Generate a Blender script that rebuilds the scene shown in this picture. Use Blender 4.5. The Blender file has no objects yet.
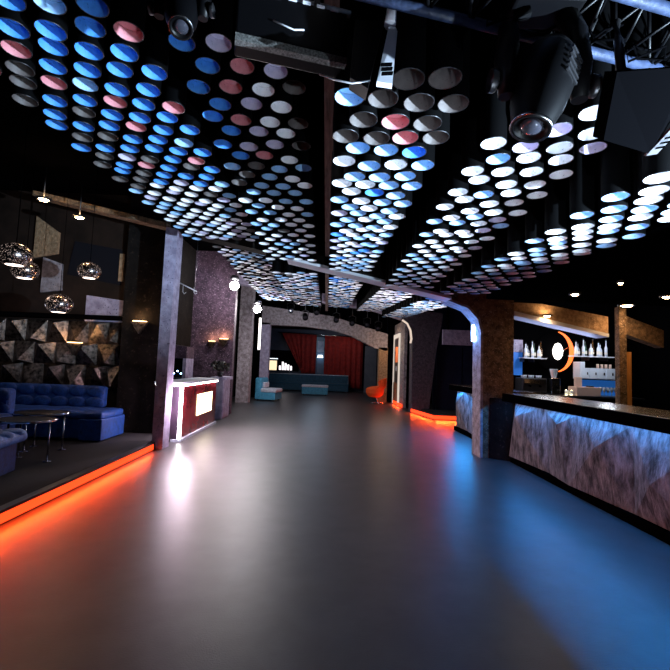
import bpy, bmesh, math, random
from mathutils import Vector, Matrix
random.seed(7)
R = math.radians
S = bpy.context.scene
COL = S.collection

# ------------------------------------------------------------------ camera
cam_d = bpy.data.cameras.new('camera'); cam_d.sensor_width = 36; cam_d.lens = 36*430.9/670
cam_d.clip_start = .02; cam_d.clip_end = 200
cam = bpy.data.objects.new('camera', cam_d); COL.objects.link(cam)
cam.matrix_world = (Matrix.Translation((0, 0, 1.5)) @ Matrix.Rotation(-R(1.072), 4, 'Z')
                    @ Matrix.Rotation(R(90+4.127), 4, 'X') @ Matrix.Rotation(R(2.16), 4, 'Z'))
S.camera = cam
# ------------------------------------------------------------------ world and exposure
w = bpy.data.worlds.new('night'); S.world = w; w.use_nodes = True
w.node_tree.nodes['Background'].inputs[0].default_value = (.25, .35, .6, 1)
w.node_tree.nodes['Background'].inputs[1].default_value = .001
S.view_settings.view_transform = 'Standard'; S.view_settings.look = 'None'
S.view_settings.gamma = 1; S.view_settings.exposure = 0.0; S.view_settings.use_curve_mapping = False

# ------------------------------------------------------------------ lights of the room and added fills
def spot(name, loc, to, power, col, cone=60, blend=.5, rad=.03):
    d = bpy.data.lights.new(name, 'SPOT'); d.energy = power; d.color = col
    d.spot_size = R(cone); d.spot_blend = blend; d.shadow_soft_size = rad
    o = bpy.data.objects.new(name, d); COL.objects.link(o); o.location = loc
    o.rotation_euler = (Vector(to)-Vector(loc)).to_track_quat('-Z', 'Y').to_euler(); return o
def point(name, loc, power, col, rad=.05):
    d = bpy.data.lights.new(name, 'POINT'); d.energy = power; d.color = col; d.shadow_soft_size = rad
    o = bpy.data.objects.new(name, d); COL.objects.link(o); o.location = loc; return o
def area(name, loc, to, sx, sy, power, col, spread=180, roll=0):
    d = bpy.data.lights.new(name, 'AREA'); d.shape = 'RECTANGLE'; d.size = sx; d.size_y = sy
    d.energy = power; d.color = col; d.spread = R(spread)
    o = bpy.data.objects.new(name, d); COL.objects.link(o); o.location = loc
    o.rotation_euler = (Vector(to)-Vector(loc)).to_track_quat('-Z', 'Y').to_euler(); return o
WHITE = (1, .93, .95); COOL = (.72, .83, 1); BLUE = (.1, .35, 1); WARM = (1, .55, .25); ORANGE = (1, .075, .01); PINK = (1, .75, .9)
# added lights for the tube ceiling, its real sources unseen
spot('tube_fill_right', (2.9, 1.15, 1.7), (-.95, 4.4, 6.0), 2700, (.6, .8, 1), 90, .55, .02)
spot('tube_fill_centre', (1.6, 1.1, .35), (-.5, 3.7, 4.2), 260, (.72, .86, 1), 84, .5, .02)
spot('tube_fill_far', (2.3, 8.3, 1.2), (-.8, 11.6, 4.4), 420, (1, .97, 1), 100, .5, .03)
# white lamps on the far pillars
point('far_lamp_high', (-2.60, 11.72, 3.58), 80, WHITE, .1)
point('far_lamp_low', (-2.28, 13.82, 3.22), 190, WHITE, .1)
# lamps in the slot beside the wooden beam
for i, y in enumerate((3.2, 4.4, 5.6, 6.8)):
    spot('slot_lamp', (-.17, y, 3.33), (.1, y-.05, 0), 12, (.97, .93, 1), 95, 1, .012)
# blue lamp of the bar-side pillar
point('pillar_blue', (2.40, 7.9, 2.2), 14, (.04, .3, 1), .05)
# blue LED line under the lip of the counter
area('bar_led', (3.12, 3.9, 1.06), (2.6, 3.9, .2), 6.8, .004, 62, (.0, .29, 1), 170)
area('bar_front_led', (3.10, 3.9, 1.04), (3.2, 3.9, .2), 6.6, .01, 5, (.3, .6, 1), 170)
area('far_bar_led', (3.28, 9.5, 1.06), (2.9, 9.5, .2), 2.8, .004, 75, (.02, .33, 1), 170)
for o in bpy.data.objects:
    if o.name.endswith('bar_led'): o.rotation_euler = (0, R(-35) if 0 else R(28), R(90)); 
for n in ('bar_led', 'far_bar_led'):
    o = bpy.data.objects[n]
    z = -Vector((-.5, 0, -.86)).normalized(); x = Vector((0, 1, 0)); y = z.cross(x)
    o.rotation_euler = Matrix((x, y, z)).transposed().to_euler()
spot('pillar_fill', (-2.2, 6.3, 2.2), (-2.77, 7.38, 3.3), 5, (.12, .25, 1), 50, .6, .05)  # added light, no fixture, turning the left pillar's top blue
# added lights, no fixtures, tinting the truss and moving heads
spot('truss_fill_blue', (2.2, .6, 2.0), (.9, 1.9, 3.0), 3, (.25, .45, 1), 70, .5, .05)
spot('truss_fill_white', (-.6, .3, 1.9), (0, 1.9, 3.1), .4, (1, .9, .85), 60, .5, .05)

# ------------------------------------------------------------------ materials
def mat(name, base=(.5, .5, .5), rough=.6, metal=0, emit=None, es=0, spec=.5, coat=0):
    m = bpy.data.materials.new(name); m.use_nodes = True
    b = m.node_tree.nodes['Principled BSDF']
    b.inputs['Base Color'].default_value = (*base, 1); b.inputs['Roughness'].default_value = rough
    b.inputs['Metallic'].default_value = metal; b.inputs['Specular IOR Level'].default_value = spec
    b.inputs['Coat Weight'].default_value = coat
    if emit: b.inputs['Emission Color'].default_value = (*emit, 1); b.inputs['Emission Strength'].default_value = es
    return m
def noisy(name, c1, c2, scale=8, rough=.6, metal=0, bump=.2, detail=6, stretch=(1, 1, 1), lo=.35, hi=.65, bscale=None, spec=.5, speck=None):
    m = mat(name, c1, rough, metal, spec=spec); nt = m.node_tree; n = nt.nodes; l = nt.links; b = n['Principled BSDF']
    tc = n.new('ShaderNodeTexCoord'); mp = n.new('ShaderNodeMapping'); mp.inputs['Scale'].default_value = stretch
    l.new(tc.outputs['Object'], mp.inputs[0])
    nz = n.new('ShaderNodeTexNoise'); nz.inputs['Scale'].default_value = scale; nz.inputs['Detail'].default_value = detail
    nz.inputs['Roughness'].default_value = .65
    l.new(mp.outputs[0], nz.inputs['Vector'])
    cr = n.new('ShaderNodeValToRGB'); cr.color_ramp.elements[0].position = lo; cr.color_ramp.elements[1].position = hi
    cr.color_ramp.elements[0].color = (*c1, 1); cr.color_ramp.elements[1].color = (*c2, 1)
    l.new(nz.outputs['Fac'], cr.inputs[0]); out = cr.outputs[0]
    if speck:
        n2 = n.new('ShaderNodeTexNoise'); n2.inputs['Scale'].default_value = scale*4; n2.inputs['Detail'].default_value = 3
        l.new(mp.outputs[0], n2.inputs['Vector'])
        r2 = n.new('ShaderNodeValToRGB'); r2.color_ramp.elements[0].position = .62; r2.color_ramp.elements[1].position = .7
        l.new(n2.outputs['Fac'], r2.inputs[0])
        mx = n.new('ShaderNodeMix'); mx.data_type = 'RGBA'; l.new(r2.outputs[0], mx.inputs[0]); l.new(out, mx.inputs[6])
        mx.inputs[7].default_value = (*speck, 1); out = mx.outputs[2]
    l.new(out, b.inputs['Base Color'])
    if bump:
        n3 = n.new('ShaderNodeTexNoise'); n3.inputs['Scale'].default_value = bscale or scale*2; n3.inputs['Detail'].default_value = 5
        l.new(mp.outputs[0], n3.inputs['Vector'])
        bp = n.new('ShaderNodeBump'); bp.inputs['Strength'].default_value = bump; bp.inputs['Distance'].default_value = .02
        l.new(n3.outputs['Fac'], bp.inputs['Height']); l.new(bp.outputs[0], b.inputs['Normal'])
    return m
M = {}
M['floor'] = noisy('poured_floor', (.042, .04, .042), (.062, .058, .062), 3, .37, 0, .10, 5, bscale=110, spec=.48)
M['black'] = mat('matt_black', (.0012, .0012, .0015), .9, spec=.0)
M['darkwall'] = noisy('dark_plaster', (.004, .0035, .0035), (.011, .009, .008), 5, .9, bump=.3, speck=(.03, .022, .018), spec=.1)
M['navy'] = noisy('dark_navy_panel', (.004, .008, .03), (.008, .016, .05), 3, .5, bump=.05)
M['platform'] = noisy('dark_carpet', (.003, .0025, .003), (.006, .005, .006), 30, .95, bump=.3)
M['concrete'] = noisy('speckled_concrete', (.16, .13, .14), (.42, .38, .42), 9, .8, bump=.7, speck=(.04, .035, .04), bscale=30)
M['lavender'] = noisy('lavender_concrete', (.25, .22, .33), (.5, .46, .62), 7, .75, bump=.5, speck=(.1, .08, .14), bscale=30)
M['brown'] = noisy('brown_rough_plaster', (.05, .034, .02), (.24, .15, .085), 11, .85, bump=.9, speck=(.4, .32, .25), bscale=22)
M['tan'] = noisy('tan_rough_plaster', (.2, .12, .06), (.45, .29, .17), 14, .85, bump=.9, speck=(.08, .05, .03), bscale=25)
M['darkstone'] = noisy('dark_speckled_plaster', (.03, .025, .035), (.09, .075, .1), 11, .8, bump=.8, speck=(.28, .25, .32), bscale=24)
M['purple'] = noisy('purple_plaster', (.03, .015, .03), (.1, .055, .09), 9, .8, bump=.7, speck=(.35, .25, .32))
M['barstone'] = noisy('brushed_stone', (.022, .019, .022), (.33, .30, .31), 5, .7, bump=.9, stretch=(1, 2.2, .8), lo=.38, hi=.72, bscale=14, detail=10)
M['counter'] = noisy('dark_counter_top', (.03, .02, .015), (.11, .07, .05), 4, .25, bump=.03)
M['white_edge'] = mat('pale_painted_steel', (.6, .62, .68), .4)
M['wood'] = noisy('greyed_wood', (.09, .06, .05), (.26, .19, .17), 6, .7, bump=.5, stretch=(6, .6, 6))
M['orangewood'] = noisy('orange_wood', (.4, .17, .04), (.6, .28, .08), 5, .5, bump=.2, stretch=(5, 5, .6))
M['steel'] = mat('chrome', (.75, .75, .78), .18, 1)
M['darksteel'] = mat('dark_metal', (.05, .05, .055), .4, .8)
M['gun'] = mat('gloss_black_housing', (.0015, .0015, .002), .42, .0, spec=.14)
M['glasslens'] = mat('lens_glass', (.03, .03, .04), .05, .0, coat=1)
M['bluefab'] = noisy('blue_velvet', (.002, .03, .15), (.005, .065, .33), 12, .65, bump=.35, bscale=60)
M['tealfab'] = noisy('light_blue_fabric', (.04, .25, .42), (.08, .38, .6), 12, .8, bump=.2)
M['palefab'] = noisy('pale_seat_fabric', (.45, .5, .6), (.65, .7, .8), 12, .8, bump=.2)
M['tealdark'] = noisy('petrol_fabric', (.01, .05, .09), (.02, .09, .15), 12, .7, bump=.2)
M['redcur'] = noisy('red_curtain_cloth', (.2, .008, .006), (.36, .018, .012), 5, .8, bump=.1)
M['orangefab'] = noisy('orange_wool', (.8, .09, .01), (.9, .13, .02), 20, .75, bump=.1)
M['bronze'] = noisy('bronze_facets', (.010, .008, .007), (.24, .19, .16), 14, .34, .9, bump=.5, speck=(.02, .015, .012), bscale=40)
M['brownpanel'] = noisy('brown_panel', (.012, .007, .005), (.025, .014, .01), 3, .7, bump=.1, spec=.2)
M['tube_out'] = mat('tube_black_outside', (.0012, .0012, .0014), .7, spec=.03)
def lining(n, c1, c2): return noisy(n, c1, c2, 16, .62, bump=.15, detail=8, speck=tuple(v*.6 for v in c1), lo=.3, hi=.7)
LIN = {'blue': lining('blue_lit_lining', (.03, .2, .62), (.08, .34, .85)), 'white': lining('white_lining', (.7, .73, .8), (.9, .9, .92)),
       'pale': lining('pale_blue_lit_lining', (.2, .42, .68), (.4, .6, .85)), 'rose': lining('rose_lit_lining', (.5, .16, .19), (.66, .27, .3)),
       'dark': lining('shaded_lining', (.06, .05, .05), (.12, .1, .095)), 'lilac': lining('lilac_lit_lining', (.4, .38, .55), (.62, .55, .68))}  # tints other than white: coloured light and shade painted into the lining
def glow(n, c, s): return mat(n, (.05, .05, .05), .6, emit=c, es=s, spec=.1)
M['g_white'] = glow('white_led', (1, .93, .97), 14); M['g_hot'] = glow('white_lamp_glass', (1, .97, .97), 60)
M['g_orange'] = glow('orange_led', (1, .05, .008), 2.5); M['g_blue'] = glow('blue_lamp_glass', (.25, .5, 1), 18)
M['g_warm'] = glow('warm_bulb', (1, .62, .3), 60); M['g_softwarm'] = glow('warm_shade', (1, .6, .28), 6)
M['g_ice'] = glow('ice_blue_led', (.35, .6, 1), 5)
M['g_ring'] = glow('orange_ring_light', (1, .16, .02), 2.2); M['g_yellow'] = glow('yellow_screen', (1, .85, .5), 5)
M['g_stair'] = glow('window_light', (1, .8, .5), 1.2)
def glass(n, c, r=.08):
    m = mat(n, c, r); m.node_tree.nodes['Principled BSDF'].inputs['Transmission Weight'].default_value = .7; return m
M['glass'] = glass('clear_glass', (.8, .88, .95)); M['bottle_g'] = glass('green_glass', (.15, .3, .2)); M['bottle_b'] = glass('brown_glass', (.35, .17, .06))
M['bottle_c'] = mat('frosted_bottle', (.65, .72, .85), .25)
M['label'] = mat('paper_label', (.7, .66, .58), .6); M['cream'] = mat('cream_box', (.75, .52, .42), .6); M['whitebox'] = mat('white_enamel', (.6, .68, .78), .5)
M['redgloss'] = noisy('dark_red_gloss', (.12, .012, .02), (.34, .03, .04), 1.5, .2, bump=0)
M['leaf'] = mat('dark_leaf', (.006, .008, .006), .6)
def perforated():
    m = mat('perforated_metal', (.5, .42, .4), .25, 1); nt = m.node_tree; n = nt.nodes; l = nt.links; b = n['Principled BSDF']
    tc = n.new('ShaderNodeTexCoord'); v = n.new('ShaderNodeTexVoronoi'); v.inputs['Scale'].default_value = 52
    l.new(tc.outputs['Object'], v.inputs['Vector'])
    r = n.new('ShaderNodeValToRGB'); r.color_ramp.elements[0].position = .22; r.color_ramp.elements[0].color = (1, 1, 1, 1)
    r.color_ramp.elements[1].position = .32; r.color_ramp.elements[1].color = (0, 0, 0, 1); l.new(v.outputs['Distance'], r.inputs[0])
    sep = n.new('ShaderNodeSeparateColor'); l.new(v.outputs['Color'], sep.inputs[0])
    g = n.new('ShaderNodeMath'); g.operation = 'MULTIPLY'; l.new(r.outputs[0], g.inputs[0]); l.new(sep.outputs[0], g.inputs[1])
    g2 = n.new('ShaderNodeMath'); g2.operation = 'MULTIPLY'; l.new(g.outputs[0], g2.inputs[0]); g2.inputs[1].default_value = .9
    l.new(g2.outputs[0], b.inputs['Emission Strength']); b.inputs['Emission Color'].default_value = (1, .75, .68, 1)
    mm = n.new('ShaderNodeMix'); mm.data_type = 'RGBA'; l.new(sep.outputs[1], mm.inputs[0]); mm.inputs[6].default_value = (.04, .035, .035, 1); mm.inputs[7].default_value = (.5, .42, .4, 1)
    l.new(mm.outputs[2], b.inputs['Base Color']); return m
M['perf'] = perforated()

# ------------------------------------------------------------------ mesh helpers
class MB:
    def __init__(s): s.bm = bmesh.new(); s.mi = 0
    def face(s, pts, mi=None):
        vs = [s.bm.verts.new(p) for p in pts]; f = s.bm.faces.new(vs); f.material_index = s.mi if mi is None else mi; return f
    def box(s, x0, x1, y0, y1, z0, z1, mi=0, bev=0):
        r = bmesh.ops.create_cube(s.bm, size=1); vs = r['verts']
        for v in vs: v.co = Vector(((x0+x1)/2+v.co.x*(x1-x0), (y0+y1)/2+v.co.y*(y1-y0), (z0+z1)/2+v.co.z*(z1-z0)))
        fs = {f for v in vs for f in v.link_faces}
        for f in fs: f.material_index = mi
        if bev:
            es = list({e for v in vs for e in v.link_edges})
            bmesh.ops.bevel(s.bm, geom=es, offset=bev, segments=3, affect='EDGES', profile=.5)
        return s
    def prism(s, pts, d, mi=0):
        """extrude polygon pts (3d) along vector d"""
        d = Vector(d); a = [s.bm.verts.new(p) for p in pts]; b = [s.bm.verts.new(Vector(p)+d) for p in pts]; n = len(a)
        fs = [s.bm.faces.new(a), s.bm.faces.new(b[::-1])]
        for i in range(n): fs.append(s.bm.faces.new((a[i], b[i], b[(i+1) % n], a[(i+1) % n])))
        for f in fs: f.material_index = mi
        bmesh.ops.recalc_face_normals(s.bm, faces=fs); return s
    def tube(s, pts, r, seg=10, mi=0):
        pts = [Vector(p) for p in pts]; rs = r if isinstance(r, (list, tuple)) else [r]*len(pts); rings = []
        for i, p in enumerate(pts):
            t = (pts[min(i+1, len(pts)-1)]-pts[max(i-1, 0)]).normalized()
            u = t.cross(Vector((0, 0, 1)) if abs(t.z) < .9 else Vector((1, 0, 0))).normalized(); v = t.cross(u)
            rings.append([s.bm.verts.new(p+rs[i]*(math.cos(2*math.pi*k/seg)*u+math.sin(2*math.pi*k/seg)*v)) for k in range(seg)])
        for a, b in zip(rings, rings[1:]):
            for k in range(seg):
                f = s.bm.faces.new((a[k], a[(k+1) % seg], b[(k+1) % seg], b[k])); f.material_index = mi; f.smooth = True
        for rg in (rings[0][::-1], rings[-1]): s.bm.faces.new(rg).material_index = mi
        return s
    def lathe(s, prof, c=(0, 0, 0), axis=(0, 0, 1), seg=20, mi=0, sx=1, smooth=True, mis=None):
        """prof: list of (radius, height) revolved about axis through c"""
        c = Vector(c); q = Vector((0, 0, 1)).rotation_difference(Vector(axis)); rings = []
        for r, h in prof:
            if r < 1e-5: rings.append([s.bm.verts.new(c+q @ Vector((0, 0, h)))])
            else: rings.append([s.bm.verts.new(c+q @ Vector((sx*r*math.cos(2*math.pi*k/seg), r*math.sin(2*math.pi*k/seg), h))) for k in range(seg)])
        for i, (a, b) in enumerate(zip(rings, rings[1:])):
            for k in range(seg):
                k2 = (k+1) % seg
                if len(a) == 1 and len(b) == 1: continue
                if len(a) == 1: vs = (a[0], b[k2], b[k])
                elif len(b) == 1: vs = (a[k], a[k2], b[0])
                else: vs = (a[k], a[k2], b[k2], b[k])
                f = s.bm.faces.new(vs); f.smooth = smooth; f.material_index = mis[i] if mis else mi
        return s
    def build(s, name, mats, parent=None, loc=None, subs=0):
        me = bpy.data.meshes.new(name); s.bm.to_mesh(me); s.bm.free()
        for m in (mats if isinstance(mats, (list, tuple)) else [mats]): me.materials.append(M[m] if isinstance(m, str) else m)
        o = bpy.data.objects.new(name, me); COL.objects.link(o)
        if parent is not None:
            o.parent = parent
            if loc is None and parent.type == 'EMPTY' or True:
                o.matrix_parent_inverse = Matrix.Identity(4)
        if loc is not None: o.location = loc
        if subs:
            md = o.modifiers.new('sub', 'SUBSURF'); md.levels = subs; md.render_levels = subs
            for p in me.polygons: p.use_smooth = True
        return o
def tag(o, label, cat, group=None, kind=None):
    o['label'] = label
    if cat: o['category'] = cat
    if group: o['group'] = group
    if kind: o['kind'] = kind
    return o
def empty(name, loc, label, cat, group=None, rz=0):
    o = bpy.data.objects.new(name, None); COL.objects.link(o); o.location = loc; o.rotation_euler = (0, 0, rz)
    o.empty_display_size = .1; return tag(o, label, cat, group)
def struct(name, mb, m, **k):
    o = mb.build(name, m, **k); o['kind'] = 'structure'; return o
def copy_tree(o, parent=None):
    c = o.copy(); COL.objects.link(c); c.parent = parent
    for ch in o.children: copy_tree(ch, c)
    return c

# ------------------------------------------------------------------ room shell
struct('floor', MB().box(-7, 8, -3, 30, -.1, 0), 'floor')
struct('ceiling', MB().box(-7, 8, -3, 30, 4.75, 4.85), 'black')
struct('trim_1', MB().box(2.74, 7.6, -3, 7.36, 2.76, 2.9), 'black')          # lowered ceiling above the bar
struct('wall_left', MB().box(-6.8, -6.65, -3, 8.6, 0, 4.75), 'darkwall')
struct('wall_right', MB().box(7.6, 7.75, -3, 16, 0, 4.75), 'black')
struct('wall_behind', MB().box(-7, 8, -3.1, -3, 0, 4.75), 'black')
struct('wall_back', MB().box(-7, 8, 26.6, 26.75, 0, 4.75), 'navy')
# platform of the lounge
pl = MB(); pl.box(-6.65, -2.80, -3, 8.6, 0, .11); struct('floor_lounge', pl, 'platform')
pe = empty('step_edge', (-2.8, 2, 0), 'glowing orange step edge along the dark lounge platform on the left', 'step')
MB().box(-.06, .03, -5, 5.3, .112, .14).build('nosing', 'darksteel', pe)
s_ = MB().box(.0, .008, -5, 5.3, .012, .10).build('led_strip', 'g_orange', pe)
area('step_led', (-2.75, 2.2, .10), (-2.5, 2.2, 0), 9.8, .02, 85, ORANGE, 170)
o = bpy.data.objects['step_led']; z = -Vector((.75, 0, -.66)).normalized(); x = Vector((0, 1, 0)); o.rotation_euler = Matrix((x, z.cross(x), z)).transposed().to_euler()
# lounge walls
struct('wall_lounge', MB().box(-6.65, -3.9, 8.5, 8.65, .11, 4.75), 'brownpanel')
struct('wall_lounge_side', MB().box(-3.92, -3.2, 8.28, 8.49, .11, 4.75), 'darkwall')
struct('wall_left_far', MB().box(-4.1, -3.95, 8.65, 19, 0, 4.75), 'darkwall')
struct('wall_purple', MB().box(-3.95, -2.72, 12.6, 12.85, 0, 4.75), 'purple')
# ---- portal frame 1 : sloped beam on two pillars
def zb(x): return 3.77-.2*(x+2.75)          # underside of the sloping beam
fr = empty('portal_frame', (0, 7.4, 0), 'nearest concrete portal frame, lavender left pillar and brown pillar at the bar', 'frame')
b = MB(); b.prism([(-2.7, 0, zb(-2.7)), (2.15, 0, zb(2.15)), (2.15, 0, zb(2.15)+.32), (-2.7, 0, zb(-2.7)+.42)], (0, .35, 0)).build('beam', 'darkwall', fr)
MB().prism([(-5.2, 0, zb(-5.2)), (-2.87, 0, zb(-2.87)), (-2.87, 0, zb(-2.87)+.09), (-5.2, 0, zb(-5.2)+.09)], (0, .25, 0)).build('beam', 'brown', fr)
b = MB(); b.prism([(-2.86, -.02, 0), (-2.68, -.02, 0), (-2.66, -.02, 3.76), (-2.86, -.02, 3.80)], (0, .3, 0)).build('pillar', 'lavender', fr)
b = MB(); b.prism([(2.80, .2, 0), (3.33, .2, 0), (3.33, .2, 3.0), (2.1, .2, 3.12), (2.12, .2, zb(2.15)), (2.52, .2, 2.66), (2.72, .2, 2.45), (2.78, .2, 2.2)], (0, .4, 0)).build('bar_side_pillar', 'brown', fr)
b = MB(); b.prism([(2.12, .19, zb(2.15)), (2.52, .19, 2.66), (2.72, .19, 2.45), (2.778, .19, 2.2), (2.795, .19, 0), (2.75, .19, 0), (2.735, .19, 2.2), (2.68, .19, 2.43), (2.50, .19, 2.62), (2.12, .19, zb(2.15)-.04)], (0, .42, 0)).build('edge_lining', 'concrete', fr)
b = MB(); b.prism([(-.75, -.02, zb(-.75)), (2.14, -.02, zb(2.14)), (2.14, -.02, zb(2.14)-.05), (-.75, -.02, zb(-.75)-.05)], (0, .38, 0)).build('beam_lining', 'white_edge', fr)
# continuation of the frame over the bar
bb = empty('bar_beam', (0, 7.6, 0), 'tan rough sloping beam over the bar opening with a pale underside', 'beam')
MB().prism([(3.34, 0, 2.61), (5.04, 0, 2.27), (5.04, 0, 2.57), (3.84, 0, 2.755), (3.34, 0, 2.76)], (0, .3, 0)).build('beam', 'tan', bb)
MB().prism([(3.34, -.02, 2.60), (5.04, -.02, 2.26), (5.04, -.02, 2.20), (3.34, -.02, 2.52)], (0, .36, 0)).build('soffit_lining', 'white_edge', bb)
area('soffit_led', (4.2, 8.1, 2.0), (4.2, 7.7, 2.5), 1.6, .05, 4, (.5, .6, 1), 120)
bp_ = empty('bar_post', (5.27, 7.6, 0), 'dark brown post right of the back bar under a warm ceiling spot', 'post')
MB().box(-.07, .06, -.06, .06, 0, 2.75).build('post', 'brown', bp_)
MB().prism([(.09, 0, 2.60), (.78, 0, 2.36), (.78, 0, 2.05), (.09, 0, 2.27)], (0, .2, 0)).build('side_beam', 'brown', bp_)
MB().box(.1, .2, .02, .08, 0, 1.95).build('wood_strip', 'orangewood', bp_)
# ---- portal frame 2
fr2 = empty('portal_frame', (0, 15.0, 0), 'second portal frame beyond the far bar, bluish beam on a dark speckled right pillar', 'frame')
MB().prism([(-3.3, 0, 4.3), (0, 0, 3.72), (1.5, 0, 3.56), (2.6, 0, 3.25), (2.6, 0, 3.62), (1.5, 0, 3.82), (0, 0, 4.0), (-3.3, 0, 4.6)], (0, .5, 0)).build('beam', 'lavender', fr2)
MB().prism([(3.02, 0, 0), (3.62, 0, 0), (3.85, 0, 2.2), (4.05, 0, 3.3), (4.05, 0, 3.5), (2.6, 0, 3.62), (2.6, 0, 3.25), (2.82, 0, 3.1), (2.95, 0, 2.85), (3.0, 0, 2.4)], (0, .5, 0)).build('pillar', 'darkstone', fr2)
MB().tube([(2.62, .0, 3.2), (2.8, .0, 3.08), (2.92, 0, 2.85), (2.96, 0, 2.55), (2.93, 0, 2.4)], .035).build('curved_light', glow('curved_warm_led', (1, .8, .65), .8), fr2)
MB().box(-3.35, -2.88, 1.4, 1.9, 0, 4.7).build('left_pillar', 'concrete', fr2)
# ---- portal frame 3
fr3 = empty('portal_frame', (0, 19.0, 0), 'farthest speckled concrete frame in front of the red curtains', 'frame')
MB().prism([(-2.9, 0, 3.22), (-1, 0, 3.2), (.2, 0, 3.08), (1.1, 0, 2.85), (2.14, 0, 2.36), (2.14, 0, 0.0), (2.7, 0, 0), (2.7, 0, 3.6), (.2, 0, 4.0), (-2.9, 0, 4.2)][0:4]+[(2.14, 0, 2.36), (2.7, 0, 2.25), (2.7, 0, 3.0), (.2, 0, 3.7), (-2.9, 0, 4.05)], (0, .4, 0)).build('beam', 'concrete', fr3)
MB().box(-2.9, -2.52, 0, .4, 0, 3.3).build('left_pillar', 'lavender', fr3)
MB().box(2.32, 2.72, .0, .4, 0, 2.4).build('right_pillar', 'tan', fr3)
struct('wall_far_left', MB().box(-7, -2.92, 19.1, 19.3, 0, 4.75), 'black')
struct('wall_far_right', MB().box(2.72, 8, 19.1, 19.3, 0, 4.75), 'black')
struct('wall_above_frame', MB().box(-2.9, 2.72, 19.42, 19.5, 3.1, 4.75), 'black')
struct('wall_doorway', MB().box(3.02, 3.12, 16.6, 19.1, 0, 3.4), 'concrete')
struct('wall_right_far', MB().box(3.9, 7.6, 15.6, 15.7, 0, 4.75), 'navy')
# raised platform on the right with orange LED
struct('floor_platform', MB().box(3.35, 7.6, 13.05, 15.0, 0, .13), 'platform')
pe = empty('step_edge', (3.35, 13.05, 0), 'orange glowing step edge beyond the far bar', 'step')
MB().box(-.03, 1.4, -.02, .0, .02, .13).build('led_strip', 'g_orange', pe)
MB().prism([(-.03, 0, .02), (-.33, 1.95, .02), (-.33, 1.95, .13), (-.03, 0, .13)], (-.02, 0, 0)).build('led_strip', 'g_orange', pe)
pe = empty('step_edge', (2.98, 16.6, 0), 'small orange step edge between the two far right pillars', 'step')
MB().box(-.04, .0, 0, 2, .02, .13).build('led_strip', 'g_orange', pe)
area('step_glow', (4.05, 12.99, .11), (4.05, 12.5, .0), 1.4, .02, 26, ORANGE, 170)
o = area('step_glow', (3.12, 13.9, .11), (2.6, 13.8, 0), 1.9, .02, 26, ORANGE, 170)
z = -Vector((-.85, -.1, -.4)).normalized(); x = Vector((-.15, .98, 0)).normalized(); o.rotation_euler = Matrix((x, z.cross(x), z)).transposed().to_euler()
o = area('step_glow', (2.9, 17.5, .11), (2.4, 17.5, 0), 1.9, .02, 14, ORANGE, 170)
z = -Vector((-.9, 0, -.4)).normalized(); x = Vector((0, 1, 0)); o.rotation_euler = Matrix((x, z.cross(x), z)).transposed().to_euler()
# longitudinal wooden beam
wb = tag(MB().box(-.085, .0, -1, 14.9, 3.40, 3.52).build('wooden_beam', 'wood'), 'long greyed timber running down the middle of the tube ceiling', 'beam')
# cross strut with pale end
# ------------------------------------------------------------------ tube ceiling
RAD = .083; SEG = 20
STR = {  # x of first column, columns, y start, z(y) in sections
 'A': (-2.34, 6, 2.035), 'B': (-.99, 4, 2.60), 'C': (.07, 4, 2.03), 'D': (1.04, 4, 2.34), 'E': (1.89, 4, 2.385)}
def zlow(s, y):
    if y < 7.5:
        return 1.5+{'A': 1.90+.03*(y-2.4), 'B': 2.0-.055*(y-2.5), 'C': 1.44+.045*max(0, y-3.2), 'D': 1.50-.02*(y-2.7), 'E': 1.18+.025*(y-2.7)}[s]
    t = (y-7.95)/6.6
    return 1.5+{'A': 2.15+0*t, 'B': 1.70+.32*t, 'C': 1.67+.33*t, 'D': 1.47+.45*t, 'E': 1.32+.42*t}[s]
def tube_prof(L, dep):
    # inner cap -> inner wall -> rim -> outer wall -> top
    return [(RAD-.004, dep), (RAD-.004, .001), (RAD-.003, 0), (RAD, 0), (RAD+.0005, .003), (RAD, L), (0, L)]
tube_mesh = {}
def tube_parts(lin, L, dep):
    k = (lin, L, dep)
    if k not in tube_mesh:
        m = MB(); m.lathe(tube_prof(L, dep), seg=SEG, mis=[1, 2, 2, 2, 0, 0])
        o = m.build('hanging_tube', ['tube_out', LIN[lin], 'darksteel'])
        c = MB().lathe([(0, 0), (RAD-.005, 0), (RAD-.005, .004), (0, .004)], seg=SEG, smooth=False).build('cap', LIN[lin], o, loc=(0, 0, dep))
        tube_mesh[k] = (o.data, c.data); 
        bpy.data.objects.remove(c); bpy.data.objects.remove(o)
    return tube_mesh[k]
rim_names = {'blue': 'bright blue', 'white': 'white', 'pale': 'pale blue', 'rose': 'rose pink', 'dark': 'deep dimly', 'lilac': 'lilac'}
strip_names = {'A': 'the leftmost wide strip', 'B': 'the strip left of the timber', 'C': 'the strip right of the timber', 'D': 'the middle right strip', 'E': 'the strip nearest the bar'}
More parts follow.
